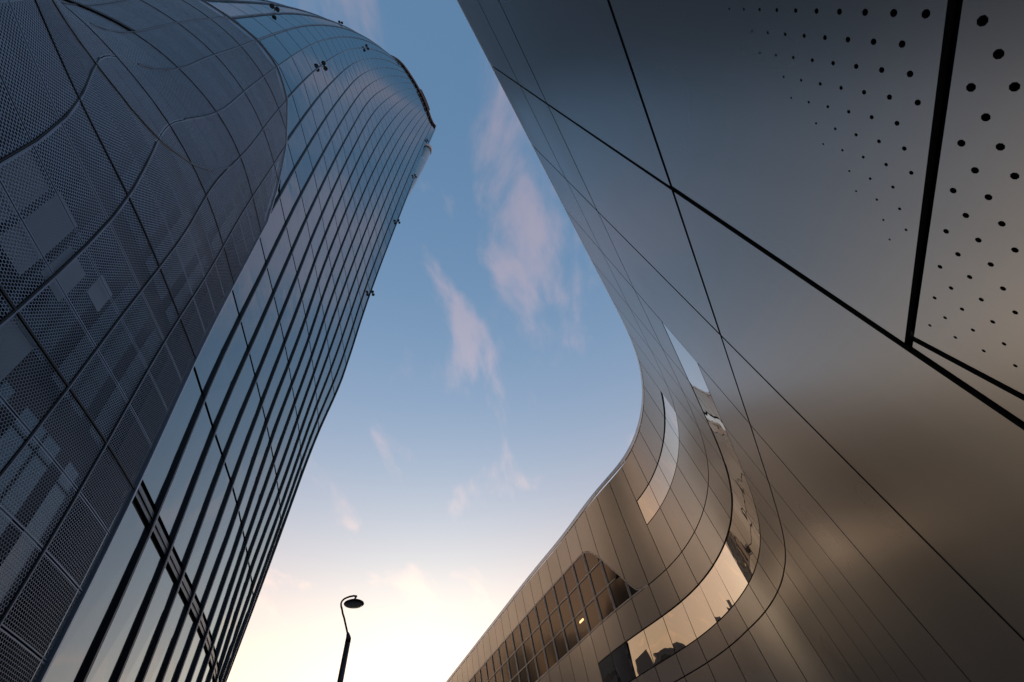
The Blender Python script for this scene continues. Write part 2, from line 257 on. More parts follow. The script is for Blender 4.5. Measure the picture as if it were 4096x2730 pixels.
2298,-1598,2289,-1567,2277,-1531,2263,-1488,2245,-1438,2223,-1381,2195,-1318,2162,-1249,2124,-1177,2084,-1104,2043,-1033,2006,-967,1977,-908,1957,-860,1948,-821,1950,-794,1964,
-1761,2136,-1785,2194,-1803,2244,-1818,2285,-1828,2320,-1833,2348,-1835,2371,-1833,2388,-1826,2399,-1816,2406,-1802,2408,-1784,2405,-1763,2395,-1738,2380,-1710,2361,-1680,2342,-1647,
2329,-1611,2322,-1571,2321,-1524,2320,-1469,2314,-1403,2298,-1327,2271,-1242,2233,-1148,2187,-1050,2137,-950,2086,-854,2038,-765,1998,-687,1968,-622,1953,-574,1952,-541,1968], float).reshape(28, 33, 2) / 100.0
# control net of the curved low building: 60 columns (one per vertical joint, k = -6..53), quadratic in height
CR = np.array([-4239,-13419,-874,-984,-3,-14,-3386,-11322,-871,-975,-2,-6,-2539,-9239,-868,-969,0,1,-1698,-7169,-868,-967,1,5,-862,-5111,-869,-968,2,6,-27,-3056,-870,
-973,1,1,810,-995,-871,-977,-1,-10,1651,1077,-867,-973,-4,-23,2490,3146,-859,-953,-7,-24,3313,5166,-859,-939,-5,4,4114,7098,-889,-985,12,78,
4882,8932,-961,-1139,47,191,5562,10674,-1043,-1378,86,293,6066,12351,-1100,-1614,102,323,6330,14012,-1098,-1737,79,248,6347,15646,-1023,-1723,24,72,6135,17221,-899,
-1640,-45,-170,5713,18727,-757,-1577,-104,-420,5087,20115,-625,-1600,-134,-610,4296,21342,-521,-1712,-130,-689,3451,22485,-435,-1828,-98,-634,2649,23618,-374,-1917,-58,-476,
1926,24766,-348,-2019,-27,-280,1263,25938,-357,-2159,-11,-103,615,27112,-387,-2322,-7,28,-50,28299,-421,-2462,-9,108,-739,29492,-444,-2550,-11,146,-1442,30680,-452,
-2587,-10,155,-2148,31857,-446,-2584,-5,147,-2853,33025,-434,-2562,1,132,-3556,34188,-420,-2534,6,117,-4257,35351,-409,-2512,10,107,-4957,36515,-400,-2497,14,101,
-5656,37680,-393,-2490,16,100,-6356,38846,-387,-2487,18,103,-7056,40013,-381,-2487,21,107,-7755,41179,-374,-2486,24,112,-8455,42344,-366,-2484,27,116,-9155,43510,-359,
-2481,30,120,-9856,44676,-351,-2478,33,122,-10556,45841,-344,-2473,36,124,-11256,47007,-336,-2468,39,125,-11956,48173,-329,-2463,42,126,-12656,49339,-321,-2457,45,127,
-13356,50504,-314,-2453,48,128,-14056,51670,-306,-2448,50,129,-14756,52836,-299,-2445,54,132,-15456,54002,-292,-2441,57,135,-16156,55167,-286,-2439,61,138,-16856,56332,-280,
-2436,66,143,-17557,57498,-273,-2433,70,146,-18257,58663,-265,-2428,73,148,-18956,59830,-256,-2420,74,146,-19656,60997,-244,-2408,71,137,-20354,62165,-230,-2392,64,121,
-21052,63335,-213,-2372,52,97,-21749,64506,-194,-2346,37,68,-22445,65678,-172,-2316,20,36,-23141,66851,-147,-2281,3,5,-23836,68026,-119,-2241,-13,-24], float).reshape(60, 3, 2) / 1000.0
def zeta(z): return np.where(z < 24, z / 2, 12 + 6 * np.log1p(np.maximum(z - 24, 0) / 12))
def ST(u, z):
    """tower skin at fin u and height z (both broadcast), world metres"""
    u, z = np.broadcast_arrays(np.asarray(u, float), np.asarray(z, float))
    iu, bu = bsp(u, -11, 28); iz, bz = bsp(zeta(z - EYE), -2, 33)
    P = np.zeros(u.shape + (2,))
    for a in range(4):
        for b in range(4): P += CT[iu[a], iz[b]] * (bu[a] * bz[b])[..., None]
    return np.concatenate([P, z[..., None]], -1)
def SR(k, z):
    """low building skin at joint k and height z"""
    k, z = np.broadcast_arrays(np.asarray(k, float), np.asarray(z, float))
    ik, bk = bsp(k, -6, 60); s = (z - EYE - 6) / 7; H = (np.ones_like(s), s, s * s)
    P = np.zeros(k.shape + (2,))
    for a in range(4):
        for b in range(3): P += CR[ik[a], b] * (bk[a] * H[b])[..., None]
    return np.concatenate([P, z[..., None]], -1)
def frame(S, a, b, sign):
    e = 0.02
    ta = (S(a + e, b) - S(a - e, b)) / (2 * e); tb = (S(a, b + e) - S(a, b - e)) / (2 * e)
    n = np.cross(ta, tb) * sign; n /= np.linalg.norm(n, axis=-1, keepdims=True)
    return ta, tb, n

# ================================================================== object helpers
def link(o, parent=None):
    COL.objects.link(o)
    if parent is not None: o.parent = parent
    return o
def mesh_obj(name, V, F, m, parent=None, smooth=False, uvs=None, kind=None):
    me = bpy.data.meshes.new(name); me.from_pydata([tuple(map(float, v)) for v in V], [], [tuple(int(i) for i in f) for f in F])
    if smooth is True: me.polygons.foreach_set('use_smooth', [True] * len(me.polygons))
    elif smooth: me.polygons.foreach_set('use_smooth', list(smooth))
    if uvs is not None:
        ul = me.uv_layers.new(name='UVMap'); vi = np.empty(len(me.loops), int); me.loops.foreach_get('vertex_index', vi)
        ul.data.foreach_set('uv', np.asarray(uvs, float)[vi].ravel())
    me.materials.append(M[m] if isinstance(m, str) else m); me.update()
    o = bpy.data.objects.new(name, me)
    if kind: o['kind'] = kind
    return link(o, parent)
def thing(name, label, cat, loc=(0, 0, 0), group=None):
    o = bpy.data.objects.new(name, None); o.location = loc; o.empty_display_size = 0.3
    o['label'] = label; o['category'] = cat
    if group: o['group'] = group
    return link(o)
def tag(o, label=None, cat=None, group=None, kind=None):
    if label: o['label'] = label
    if cat: o['category'] = cat
    if group: o['group'] = group
    if kind: o['kind'] = kind
    return o
def patch(S, sign, a0, a1, b0, b1, na=1, nb=1, gap=0.0, off=0.0, th=0.03, gapb=None, uvm=None, tilt=0.0):
    """one plate of the skin between a0..a1, b0..b1 (b may be functions of a), with a clear gap round it and real thickness"""
    f0 = b0 if callable(b0) else (lambda x: np.full_like(x, b0)); f1 = b1 if callable(b1) else (lambda x: np.full_like(x, b1))
    am = np.array([(a0 + a1) / 2]); bm = (f0(am) + f1(am)) / 2
    ta, tb, _ = frame(S, am, bm, sign)
    ga = gap / np.linalg.norm(ta[0]) / 2; gb = (gap if gapb is None else gapb) / 2
    A = np.linspace(a0 + ga, a1 - ga, na + 1)
    lo = f0(A) + gb; hi = f1(A) - gb
    t = np.linspace(0, 1, nb + 1)
    B = lo[:, None] * (1 - t) + hi[:, None] * t; AA = np.repeat(A[:, None], nb + 1, 1)
    P = S(AA, B); n = frame(S, AA, B, sign)[2]
    O_ = (off + tilt * np.broadcast_to(t, AA.shape))[..., None]; top = P + n * O_; bot = P + n * (O_ - th)
    W = nb + 1; V = list(top.reshape(-1, 3)); F = []; sm = []
    for i in range(na):
        for j in range(nb):
            q = (i * W + j, (i + 1) * W + j, (i + 1) * W + j + 1, i * W + j + 1)
            F.append(q if sign > 0 else q[::-1]); sm.append(True)
    ring = [i * W for i in range(na + 1)] + [na * W + j for j in range(1, nb + 1)] + [i * W + nb for i in range(na - 1, -1, -1)] + [j for j in range(nb - 1, 0, -1)]
    s0 = len(V); tf = top.reshape(-1, 3); bf = bot.reshape(-1, 3)
    for r in ring: V.append(tf[r]); V.append(bf[r])
    L = len(ring)
    for i in range(L):
        a, b = s0 + 2 * i, s0 + 2 * ((i + 1) % L)
        q = (a, a + 1, b + 1, b); F.append(q if sign > 0 else q[::-1]); sm.append(False)
    uv = None
    if uvm:
        base = np.stack([AA * uvm[0], B], -1).reshape(-1, 2); uv = list(base)
        for r in ring: uv.append(base[r]); uv.append(base[r])
    return V, F, sm, uv
def merge(lst):
    V, F, S_, U = [], [], [], []
    for v, f, s, u in lst:
        o = len(V); V += v; F += [tuple(i + o for i in q) for q in f]; S_ += s
        if u is not None: U += u
    return V, F, S_, (U if U else None)
def sweep(pts, wdir, ndir, w0, w1, d0, d1):
    """a bar along pts; w0..w1 along wdir, d0..d1 along ndir (arrays per point)"""
    V, F = [], []
    for p, w, n in zip(pts, wdir, ndir):
        V += [p + w * w0 + n * d0, p + w * w1 + n * d0, p + w * w1 + n * d1, p + w * w0 + n * d1]
    for i in range(len(pts) - 1):
        a = 4 * i; b = a + 4
        for j in range(4): F.append((a + j, a + (j + 1) % 4, b + (j + 1) % 4, b + j))
    F.append((3, 2, 1, 0)); e = 4 * (len(pts) - 1); F.append((e, e + 1, e + 2, e + 3))
    return V, F
def tube(pts, rad, seg=12, cap=True):
    pts = [Vector(p) for p in pts]; V, F = [], []
    rad = [rad] * len(pts) if isinstance(rad, (int, float)) else rad
    up = None
    for i, p in enumerate(pts):
        d = (pts[min(i + 1, len(pts) - 1)] - pts[max(i - 1, 0)]).normalized()
        if up is None: up = d.orthogonal().normalized()
        up = (up - d * up.dot(d)).normalized(); s = d.cross(up)
        for j in range(seg):
            a = 2 * math.pi * j / seg; V.append(p + (up * math.cos(a) + s * math.sin(a)) * rad[i])
    for i in range(len(pts) - 1):
        for j in range(seg): F.append((i * seg + j, i * seg + (j + 1) % seg, (i + 1) * seg + (j + 1) % seg, (i + 1) * seg + j))
    if cap: F.append(tuple(range(seg))[::-1]); F.append(tuple((len(pts) - 1) * seg + j for j in range(seg)))
    return V, F
def lathe(prof, seg=20, axis=Vector((0, 0, 1)), at=Vector((0, 0, 0))):
    q = Vector((0, 0, 1)).rotation_difference(axis); V, F = [], []
    for r, z in prof:
        for j in range(seg):
            a = 2 * math.pi * j / seg; V.append(at + q @ Vector((r * math.cos(a), r * math.sin(a), z)))
    for i in range(len(prof) - 1):
        for j in range(seg): F.append((i * seg + j, i * seg + (j + 1) % seg, (i + 1) * seg + (j + 1) % seg, (i + 1) * seg + j))
    F.append(tuple(range(seg))[::-1]); F.append(tuple((len(prof) - 1) * seg + j for j in range(seg)))
    return V, F
def box(c, h):
    V = [(c[0] + sx * h[0], c[1] + sy * h[1], c[2] + sz * h[2]) for sx in (-1, 1) for sy in (-1, 1) for sz in (-1, 1)]
    return V, [(0, 1, 3, 2), (4, 6, 7, 5), (0, 4, 5, 1), (2, 3, 7, 6), (0, 2, 6, 4), (1, 5, 7, 3)]

# ================================================================== ground
gv = [(-900, -900, 0), (900, -900, 0), (900, 900, 0), (-900, 900, 0)]
tag(mesh_obj('ground', gv, [(0, 1, 2, 3)], 'pave'), kind='structure')

# ================================================================== the curved low building on the right
bld = thing('cladding_building', 'low building clad in curved satin metal panels sweeping overhead on the right', 'building', (8, 4, 0))
def part(name, V, F, m, root, **kw):
    """vertices are given in world space; the root is not rotated"""
    L = np.array(root.location); return mesh_obj(name, [np.asarray(v) - L for v in V], F, m, root, **kw)
Hc = lambda h: h + EYE
C0, C1, V1, L1, L2, W2, W1, C5 = map(Hc, (12.75, 12.6, 10.93, 9.87, 8.04, 6.825, 5.55, 1.52))
def C2(k): return np.interp(k, [-6, 1, 2, 3, 4, 5, 6, 7, 8, 9, 10, 60], np.array([4.0, 4.02, 4.05, 4.1, 4.2, 4.35, 4.5, 4.63, 4.70, 4.75, 4.8, 4.8])) + EYE
def UT(k): return np.interp(k, [13.03, 13.46, 13.63, 13.89, 14.1, 14.64, 15.05, 15.36, 15.63, 15.98, 16.83, 17.81, 60], [8.04, 8.11, 8.2, 8.54, 8.92, 9.77, 10.38, 10.76, 11.0, 11.14, 11.19, 11.2, 11.3]) + EYE
KEND = 46; WEND = 17
jgap = lambda k: 0.050 if k < 2 else (0.042 if k < 4 else 0.040)
panels = []      # (size key, patch)
def clad(k, b0, b1, na=4, nb=3):
    g = jgap(k); panels.append((k, patch(SR, -1, k, k + 1, b0, b1, na, nb, gap=g, off=0.0, th=0.035, gapb=g)))
for k in range(-3, KEND):
    far = k > 20; na = 2 if far else 5; nb = 2 if far else 4
    # upper courses
    if k < 7: clad(k, L1, C1, na, nb)
    elif k < 12: clad(k, V1, C1, na, nb)
    elif k < 13: clad(k, L2, C1, na, nb)
    else: clad(k, UT, C1, 6 if k < 18 else na, nb)
    if k < 12: clad(k, L2, L1, na, nb)
    # courses round the glazed band
    if k < 3: clad(k, C2, L2, na, nb)
    elif k < WEND: clad(k, W2, L2, na, nb); clad(k, C2, W1, na, nb)
    # foot
    if k in (0,): pass
    elif k < 0: clad(k, C5, C2, na, nb); clad(k, 0.06, C5, na, nb)
    elif k < WEND: clad(k, 0.06, C2, na, nb + 1)
    else: clad(k, 0.06, L2, na, nb + 1)
panels.sort(key=lambda p: p[0])
for k, (V, F, sm, _) in panels[:296]: part('cladding_panel', V, F, 'clad', bld, smooth=sm)
if len(panels) > 296:
    V, F, sm, _ = merge([p[1] for p in panels[296:]]); part('cladding_panel', V, F, 'clad', bld, smooth=sm, kind='stuff')
# the two perforated plates beside the camera (column 0), real punched holes
def PL(a, z):        # plane of the near wall: along the street a, height z
    d = np.array([0.37651, 0.92641]); n = np.array([0.92641, -0.37651]); t = (1.5 - 0.0627 * (z - EYE)) / 0.998
    p = d * a + n * t; return np.array([p[0], p[1], z])
PN = np.array([-0.9246, 0.3758, -0.0627])
def plate(name, poly, holes, label):
    pts = [Vector(p) for p in poly]; edges = [(i, (i + 1) % len(poly)) for i in range(len(poly))]
    for (cx, cy, r) in holes:
        if r <= 0: continue
        s = len(pts)
        for j in range(8):
            a = 2 * math.pi * j / 8 + 0.3; pts.append(Vector((cx + r * math.cos(a), cy + r * math.sin(a))))
        edges += [(s + j, s + (j + 1) % 8) for j in range(8)]
    vs, es, fs, *_ = delaunay_2d_cdt(pts, edges, [], 1, 1e-6)
    hc = np.array([(h[0], h[1]) for h in holes]); hr = np.array([h[2] for h in holes])
    F = []
    for f in fs:
        c = sum((vs[i] for i in f), Vector((0, 0))) / len(f)
        if (np.hypot(hc[:, 0] - c.x, hc[:, 1] - c.y) < hr * 0.93).any(): continue
        F.append(tuple(f))
    V = [PL(v.x, v.y + EYE) for v in vs]; n0 = len(V); ft = len(F)
    # orient towards the street and give the rim and every hole its thickness
    def flip(f): 
        a, b, c = (np.array(V[i]) for i in f[:3]); return f if np.dot(np.cross(b - a, c - a), PN) > 0 else f[::-1]
    F = [flip(f) for f in F]
    V += [np.array(v) - PN * 0.03 for v in V]
    cnt = {}
    for f in F:
        for i in range(len(f)): cnt[(f[i], f[(i + 1) % len(f)])] = 1
    F += [(b, a, a + n0, b + n0) for (a, b) in cnt if (b, a) not in cnt]
    o = part(name, V, F, 'clad', bld); o['label'] = label; return o
jl = lambda h: 0.42 + 0.175 * (12.75 - h); jr = lambda h: jl(h) + 0.0     # joint 1; joint 0 lies 2.22 m behind
g = 0.0225
c2h = 4.02
C5A = lambda a: 1.464 + 0.066 * (a - 0.654)        # the thick joint rises slightly along the wall
holes = []
a1 = np.array([0.0173, -0.1120]); b1 = np.array([0.1052, -0.0315]); o1 = np.array([0.526, 2.559])
for r in range(-16, 18):
    for i in range(-30, 40):
        p = o1 + r * b1 + i * a1
        lim = 2.60 - 0.78 * max(0.0, p[0] - 0.52)
        if not (C5A(p[0]) + 0.05 < p[1] < lim and p[0] < jl(p[1]) - 0.10 and p[0] > jl(p[1]) - 2.05): continue
        rad = 0.0056 + 0.0102 * max(0.0, min(1.0, (lim - p[1]) / 1.0))
        holes.append((p[0], p[1], rad))
plate('perforated_panel', [(0.163 + g, C5A(0.163) + g), (2.376 - g, C5A(2.376) + g), (jl(c2h) - g, c2h - g), (jl(c2h) - 2.22 + g, c2h - g)], holes,
      'metal panel with rows of small holes fading out upwards')
holes = []
a2 = np.array([0.0985, -0.0533]); b2 = np.array([0.1010, 0.066]); o2 = np.array([0.723, 1.382])
for r in range(-24, 26):
    for i in range(-24, 26):
        p = o2 + r * a2 + i * b2
        if not (0.1 < p[1] < C5A(p[0]) - 0.06 and jl(p[1]) - 2.05 < p[0] < 2.20): continue
        rad = 0.0070 + 0.0098 * max(0.0, min(1.0, (2.4 - p[0]) / 1.7))
        holes.append((p[0], p[1], rad))
gb = -1.6 + 0.06
plate('perforated_panel', [(jl(gb) - 2.22 + g, gb), (2.262, gb), (2.262, C5A(2.262) - g), (0.163 + g, C5A(0.163) - g)], holes,
      'metal panel with large round holes below the thick joint')
plate('cladding_strip', [(2.305, gb), (jl(gb) - g, gb), (2.353, C5A(2.35) - g), (2.305, C5A(2.305) - g)], [(0, -99, 0.0)], 'narrow metal strip beside the perforated panel')
# coping: one curved piece per joint
for k in range(-3, KEND):
    V, F = [], []; prof = ((C1 + 0.035, 0.0), (C1 + 0.10, 0.006), (C1 + 0.18, 0.0), (C1 + 0.25, -0.03), (C1 + 0.30, -0.09), (C1 + 0.32, -0.2), (C1 + 0.325, -0.4))
    ks = np.linspace(k + 0.006, k + 0.994, 4)
    for kk in ks:
        n = frame(SR, np.array([kk]), np.array([C1]), -1)[2][0]
        for z, o_ in prof:
            V.append(SR(np.array([kk]), np.array([min(z, C1 + .2)]))[0] * np.array([1, 1, 0]) + np.array([0, 0, z]) + n * np.array([1, 1, 0]) * o_)
    L = len(prof)
    for i in range(3):
        for j in range(L - 1): F.append((i * L + j, i * L + j + 1, (i + 1) * L + j + 1, (i + 1) * L + j))
    part('coping_piece', V, F, 'pale_metal', bld, smooth=True)
# glazing: the long lower band, the short upper light and the strip window far along
def pane(name, k, b0, b1, m, na=5, nb=2, gap=0.035, off=-0.004, tilt=0.0):
    V, F, sm, _ = patch(SR, -1, k, k + 1, b0, b1, na, nb, gap=gap, off=off, th=0.03, gapb=gap, tilt=tilt); return part(name, V, F, m, bld, smooth=sm)
for k in range(3, WEND): pane('window_pane', k, W1, W2, 'band_glass', tilt=-float(np.interp(k, [3, 9, 12, 14, 15, 17], [0.0, 0.04, 0.085, 0.085, 0.0, 0.0])))
for k in range(7, 12): pane('window_pane', k, L1, V1, 'band_glass', tilt=-0.03)
rowz = [L2, Hc(9.1), Hc(10.16), Hc(11.45)]
for k in range(13, KEND):
    if k >= 40: break
    for r in range(3):
        top = (lambda x, r=r: np.minimum(UT(x), rowz[r + 1]) - 0.03)
        xs = np.linspace(k, k + 1, 9); ok = xs[(top(xs) - rowz[r]) > 0.12]
        if len(ok) < 3: continue
        V, F, sm, _ = patch(SR, -1, ok[0], ok[-1], rowz[r] + 0.02, top, 4 if k < 18 else 2, 1, gap=0.05, off=-0.03, th=0.02, gapb=0.04)
        part('window_pane', V, F, 'dark_glass', bld, smooth=sm)
def strip(name, ks, zs, w, d0, d1, m, root, S=SR, sign=-1, **kw):
    """a bar that follows the skin through (k, z) samples"""
    ks = np.asarray(ks, float); zs = np.asarray(zs, float)
    P = S(ks, zs); n = frame(S, ks, zs, sign)[2]
    T = np.gradient(P, axis=0); T /= np.linalg.norm(T, axis=1, keepdims=True); wd = np.cross(n, T)
    V, F = sweep(P, wd, n, -w / 2, w / 2, d0, d1); return part(name, V, F, m, root, **kw)
for k in range(14, 40):
    t0 = float(UT(np.array([float(k)]))[0])
    if t0 - L2 < 0.2: continue
    for dk in (-0.035, 0.035): strip('mullion', [k + dk] * 3, np.linspace(L2 + 0.02, t0 - 0.05, 3), 0.034, -0.05, 0.02, 'mullion', bld)
for r in (1, 2):
    ks = np.linspace(13, 40, 110); ks = ks[UT(ks) > rowz[r] + 0.05]; strip('transom', ks, np.full(len(ks), rowz[r]), 0.04, -0.05, 0.012, 'mullion', bld)
ks = np.linspace(13.05, 40, 140); strip('window_frame', ks, UT(ks) - 0.02, 0.05, -0.05, 0.006, 'mullion', bld); strip('window_frame', ks, np.full(140, L2 + 0.03), 0.05, -0.05, 0.006, 'mullion', bld)
# dark wall behind the joints, set back behind the strip window
ks = np.concatenate([np.arange(-3, 13, 0.25), np.arange(13, KEND + 0.01, 0.5)])
zs = np.array([0, 1.5, 3, 4.5, 6, 7.5, 9, L2 - 0.01, L2 + 0.01, 10.3, 11, 12, Hc(11.3), Hc(11.32), 13.6, C1])
KK, ZZ = np.meshgrid(ks, zs, indexing='ij'); P = SR(KK, ZZ); n = frame(SR, KK, ZZ, -1)[2]
dep = np.where((KK > 2.9) & (KK < WEND) & (ZZ > W1 - 0.3) & (ZZ < W2 + 0.3), 0.22, 0.06)
dep = np.where((KK > 13.4) & (ZZ > L2) & (ZZ < np.minimum(Hc(11.31), UT(KK))), 1.6, dep)
P = P - n * dep[..., None]; W = len(zs)
F = [(i * W + j, i * W + j + 1, (i + 1) * W + j + 1, (i + 1) * W + j) for i in range(len(ks) - 1) for j in range(W - 1)]
part('backing_wall', list(P.reshape(-1, 3)), F, 'black', bld)
ks = np.arange(-3, KEND + 0.01, 0.5); P = SR(ks, np.full(len(ks), C1)); n = frame(SR, ks, np.full(len(ks), C1), -1)[2]
Q = P - n * np.array([1, 1, 0]) * 0.35 + np.array([0, 0, 0.2]); Q2 = P - np.array([-1, 0.25, 0]) * -14.0 * -1 + np.array([0, 0, 0.2])
V = list(Q) + list(Q2); L = len(ks)
part('roof', V, [(i, i + 1, L + i + 1, L + i) for i in range(L - 1)], 'roof', bld)
# a lit tube lamp behind the strip window
lk, lz = 17.4, 8.75
P = SR(np.array([lk]), np.array([lz + EYE]))[0]; ta, tb, n = (x[0] for x in frame(SR, np.array([lk]), np.array([lz + EYE]), -1))
lamp = thing('tube_lamp', 'small lit warm lamp inside the dark strip window', 'lamp', tuple(P + n * 0.0))
ta = ta / np.linalg.norm(ta)
V, F = sweep(np.array([n * -0.012 - ta * 0.22, n * -0.012 + ta * 0.22]), np.array([[0, 0, 1.0]] * 2), np.array([n] * 2), -0.045, 0.045, 0, 0.02); mesh_obj('tube', V, F, 'glow', lamp)
V, F = sweep(np.array([n * -0.016 - ta * 0.24, n * -0.016 + ta * 0.24]), np.array([[0, 0, 1.0]] * 2), np.array([n] * 2), 0.05, 0.10, 0, 0.02); mesh_obj('housing', V, F, 'spandrel', lamp)

# ================================================================== the twisted tower on the left
TR = (-18.0, 6.0, 0.0)
tw = thing('twisted_tower', 'tall twisting glass tower with dark fins and a perforated metal skirt', 'tower', TR)
ZT = 172 + EYE
rings = [EYE + 6.04 + 4 * i for i in range(-1, 43)]; rings[0] = 0.0; rings = [z for z in rings if z < ZT - 1.2] + [ZT]
def mesh_top(u): return np.interp(u, [-9, -5, -4, -3, -2, -1, -0.35, 0], [29.0, 29.0, 29.3, 29.2, 28.2, 25.2, 21.5, 19.0]) + EYE
UMIN, UMAX = -9, 12
cells = []
for u in range(UMIN, UMAX):
    for z0, z1 in zip(rings[:-1], rings[1:]):
        if u < 0:
            mt = float(mesh_top(u + 0.5)); lo = (lambda a: mesh_top(a) - 0.25)
            if z1 <= mt - 0.4: continue
            if z0 < float(mesh_top(np.array([u, u + 1.0])).max()): b0 = (lambda a, z0=z0: np.maximum(mesh_top(a) - 0.3, z0))
            else: b0 = z0
        else: b0 = z0
        first = abs(z0 - rings[1]) < 0.01 and u >= 0
        cells.append((u, z0, patch(ST, 1, u, u + 1, (b0 if not first else z0 + 0.42), z1, 1, 2, gap=0.03, off=0.0, th=0.02, gapb=0.13)))
def csize(c):
    p = ST(np.array([c[0] + .5]), np.array([c[1] + 2.0]))[0] - np.array([0, 0, EYE]); return float(np.dot(p, p)) * (1 + max(0, 6 - c[0]) * 0.0)
cells.sort(key=csize)
for u, z, (V, F, sm, _) in cells[:298]: part('glass_pane', V, F, 'glass', tw)
V, F, sm, _ = merge([c[2] for c in cells[298:]]); part('glass_pane', V, F, 'glass', tw, kind='stuff')
# spandrel band over the lobby storey
for u in range(0, UMAX):
    V, F, sm, _ = patch(ST, 1, u, u + 1, rings[1] + 0.06, rings[1] + 0.38, 1, 1, gap=0.03, off=0.01, th=0.03, gapb=0.06); part('spandrel', V, F, 'spandrel', tw)
    strip('spandrel_rib', [u + 0.02, u + 0.5, u + 0.98], [rings[1] + 0.22] * 3, 0.035, 0.0, 0.03, 'fin', tw, S=ST, sign=1)
# fins
def fin(u, z0, z1):
    zs = np.concatenate([np.arange(z0, min(z1, 30), 1.5), np.arange(max(z0, 30), z1, 4.0), [z1]]); us = np.full(len(zs), float(u))
    P = ST(us, zs); ta, tb, n = frame(ST, us, zs, 1); ta = ta / np.linalg.norm(ta, axis=1, keepdims=True)
    V, F = sweep(P, ta, n, -0.036, 0.036, -0.05, 0.078); f = part('fin', V, F, 'fin', tw)
    V, F = sweep(P, ta, n, 0.0365, 0.045, 0.02, 0.04); e = mesh_obj('edge_strip', [np.asarray(v) - np.array(TR) for v in V], F, 'edge', f)
    V, F = sweep(P, ta, n, 0.016, 0.038, 0.0785, 0.084); mesh_obj('edge_strip', [np.asarray(v) - np.array(TR) for v in V], F, 'edge', f)
for u in range(UMIN, UMAX + 1): fin(u, 0.0 if u > 0 else (float(mesh_top(u)) if u < 0 else 19.0 + EYE + 1.0), ZT)
# perforated skirt: sheets one metre high between the rails
sheets = []
for u in range(UMIN, 0):
    for i in range(0, 32):
        z0 = rings[1] - 8 + i; z1 = z0 + 1
        z0 = max(z0, 0.02)
        if z1 <= 0.1 or z0 >= float(mesh_top(np.array([u, u + 1.0])).max()) - 0.05: continue
        b1 = (lambda a, z1=z1: np.minimum(mesh_top(a), z1)) if z1 > float(mesh_top(np.array([u, u + 1.0])).min()) else z1
        if callable(b1): b0 = (lambda a, z0=z0: np.minimum(mesh_top(a) - 0.03, z0))
        else: b0 = z0
        main = (i % 4) in (0,)
        sheets.append((u, z0, patch(ST, 1, u, u + 1, b0, b1, 3, 2, gap=0.022, off=0.10, th=0.012, gapb=0.028, uvm=(1.42,))))
sheets.sort(key=lambda s: -s[0])
for u, z, (V, F, sm, uv) in sheets[:299]: part('perforated_sheet', V, F, 'perf', tw, smooth=sm, uvs=uv)
if sheets[299:]:
    V, F, sm, uv = merge([s[2] for s in sheets[299:]]); part('perforated_sheet', V, F, 'perf', tw, smooth=sm, uvs=uv, kind='stuff')
for u in range(UMIN, 0):
    zt = float(mesh_top(u))
    for za, zb in ([(0.0, zt)] if u > -3 else [(0.0, 12.5 + EYE), (15.4 + EYE, zt)]):
        m_ = max(8, int(zb - za)); zs = np.linspace(za, zb, m_)
        strip('rail', [u] * m_, zs, 0.022, 0.09, 0.122, 'rail', tw, S=ST, sign=1); strip('rail_joint', np.full(m_, u) - 0.017, zs, 0.022, 0.09, 0.118, 'black', tw, S=ST, sign=1)
for i in range(0, 7):
    z = rings[1] - 4 + 4 * i
    if z < 0.2: continue
    us = np.linspace(UMIN, -0.02, 60); us = us[mesh_top(us) > z + 0.1]
    if len(us) > 3: strip('ring_joint', us, np.full(len(us), z), 0.038 if i in (1, 2) else 0.024, 0.09, 0.118, 'black', tw, S=ST, sign=1)
zs = np.linspace(0, 19.0 + EYE, 30); us = np.zeros(30)
u2 = np.linspace(0, UMIN, 60)[1:]; strip('skirt_edge', np.concatenate([us, u2]), np.concatenate([zs, mesh_top(u2)]), 0.05, 0.02, 0.15, 'edge', tw, S=ST, sign=1)
sk = np.array([(-4.95, 11.5), (-4.57, 11.65), (-4.12, 11.9), (-3.9, 12.0), (-3.57, 12.2), (-3.45, 12.25), (-3.2, 12.5), (-2.97, 12.8), (-2.77, 13.25), (-2.47, 14.05), (-2.17, 15.35), (-2.02, 16.6), (-1.97, 17.35)])
tt = np.linspace(0, len(sk) - 1, 60); strip('seam', np.interp(tt, range(len(sk)), sk[:, 0]), np.interp(tt, range(len(sk)), sk[:, 1]) + EYE, 0.035, 0.09, 0.128, 'spandrel', tw, S=ST, sign=1)
strip('slot', np.linspace(-6.6, -5.02, 8), np.full(8, 18.1 + EYE), 0.22, 0.09, 0.16, 'black', tw, S=ST, sign=1)
# glazing and dark structure behind the skirt
inn = []
for u in range(UMIN, 0):
    for z0, z1 in zip(rings[:8], rings[1:9]):
        inn.append((z0, patch(ST, 1, u, u + 1, z0 + 0.5, z1 - 0.15, 2, 2, gap=0.34, off=-0.45, th=0.02, gapb=0.05)))
V, F, sm, _ = merge([i[1] for i in inn if i[0] < 1]); part('inner_glazing', V, F, 'lobby_glass', tw, smooth=sm, kind='stuff')
V, F, sm, _ = merge([i[1] for i in inn if i[0] >= 1]); part('inner_glazing', V, F, 'inner_glass', tw, smooth=sm, kind='stuff')
for (ua, ub, za, zb) in ((-4.0, -3.62, 6.3, 8.0), (-3.55, -3.2, 6.5, 8.2), (-3.1, -2.75, 6.9, 7.8), (-3.0, -2.6, 5.2, 6.1), (-2.6, -2.3, 7.6, 8.2)):  # pale panels painted as the patches of light reflected behind the mesh
    V, F, sm, _ = patch(ST, 1, ua, ub, za + EYE, zb + EYE, 2, 2, off=0.06, th=0.02); part('reflection_patch', V, F, 'reflection_patch', tw, smooth=sm)
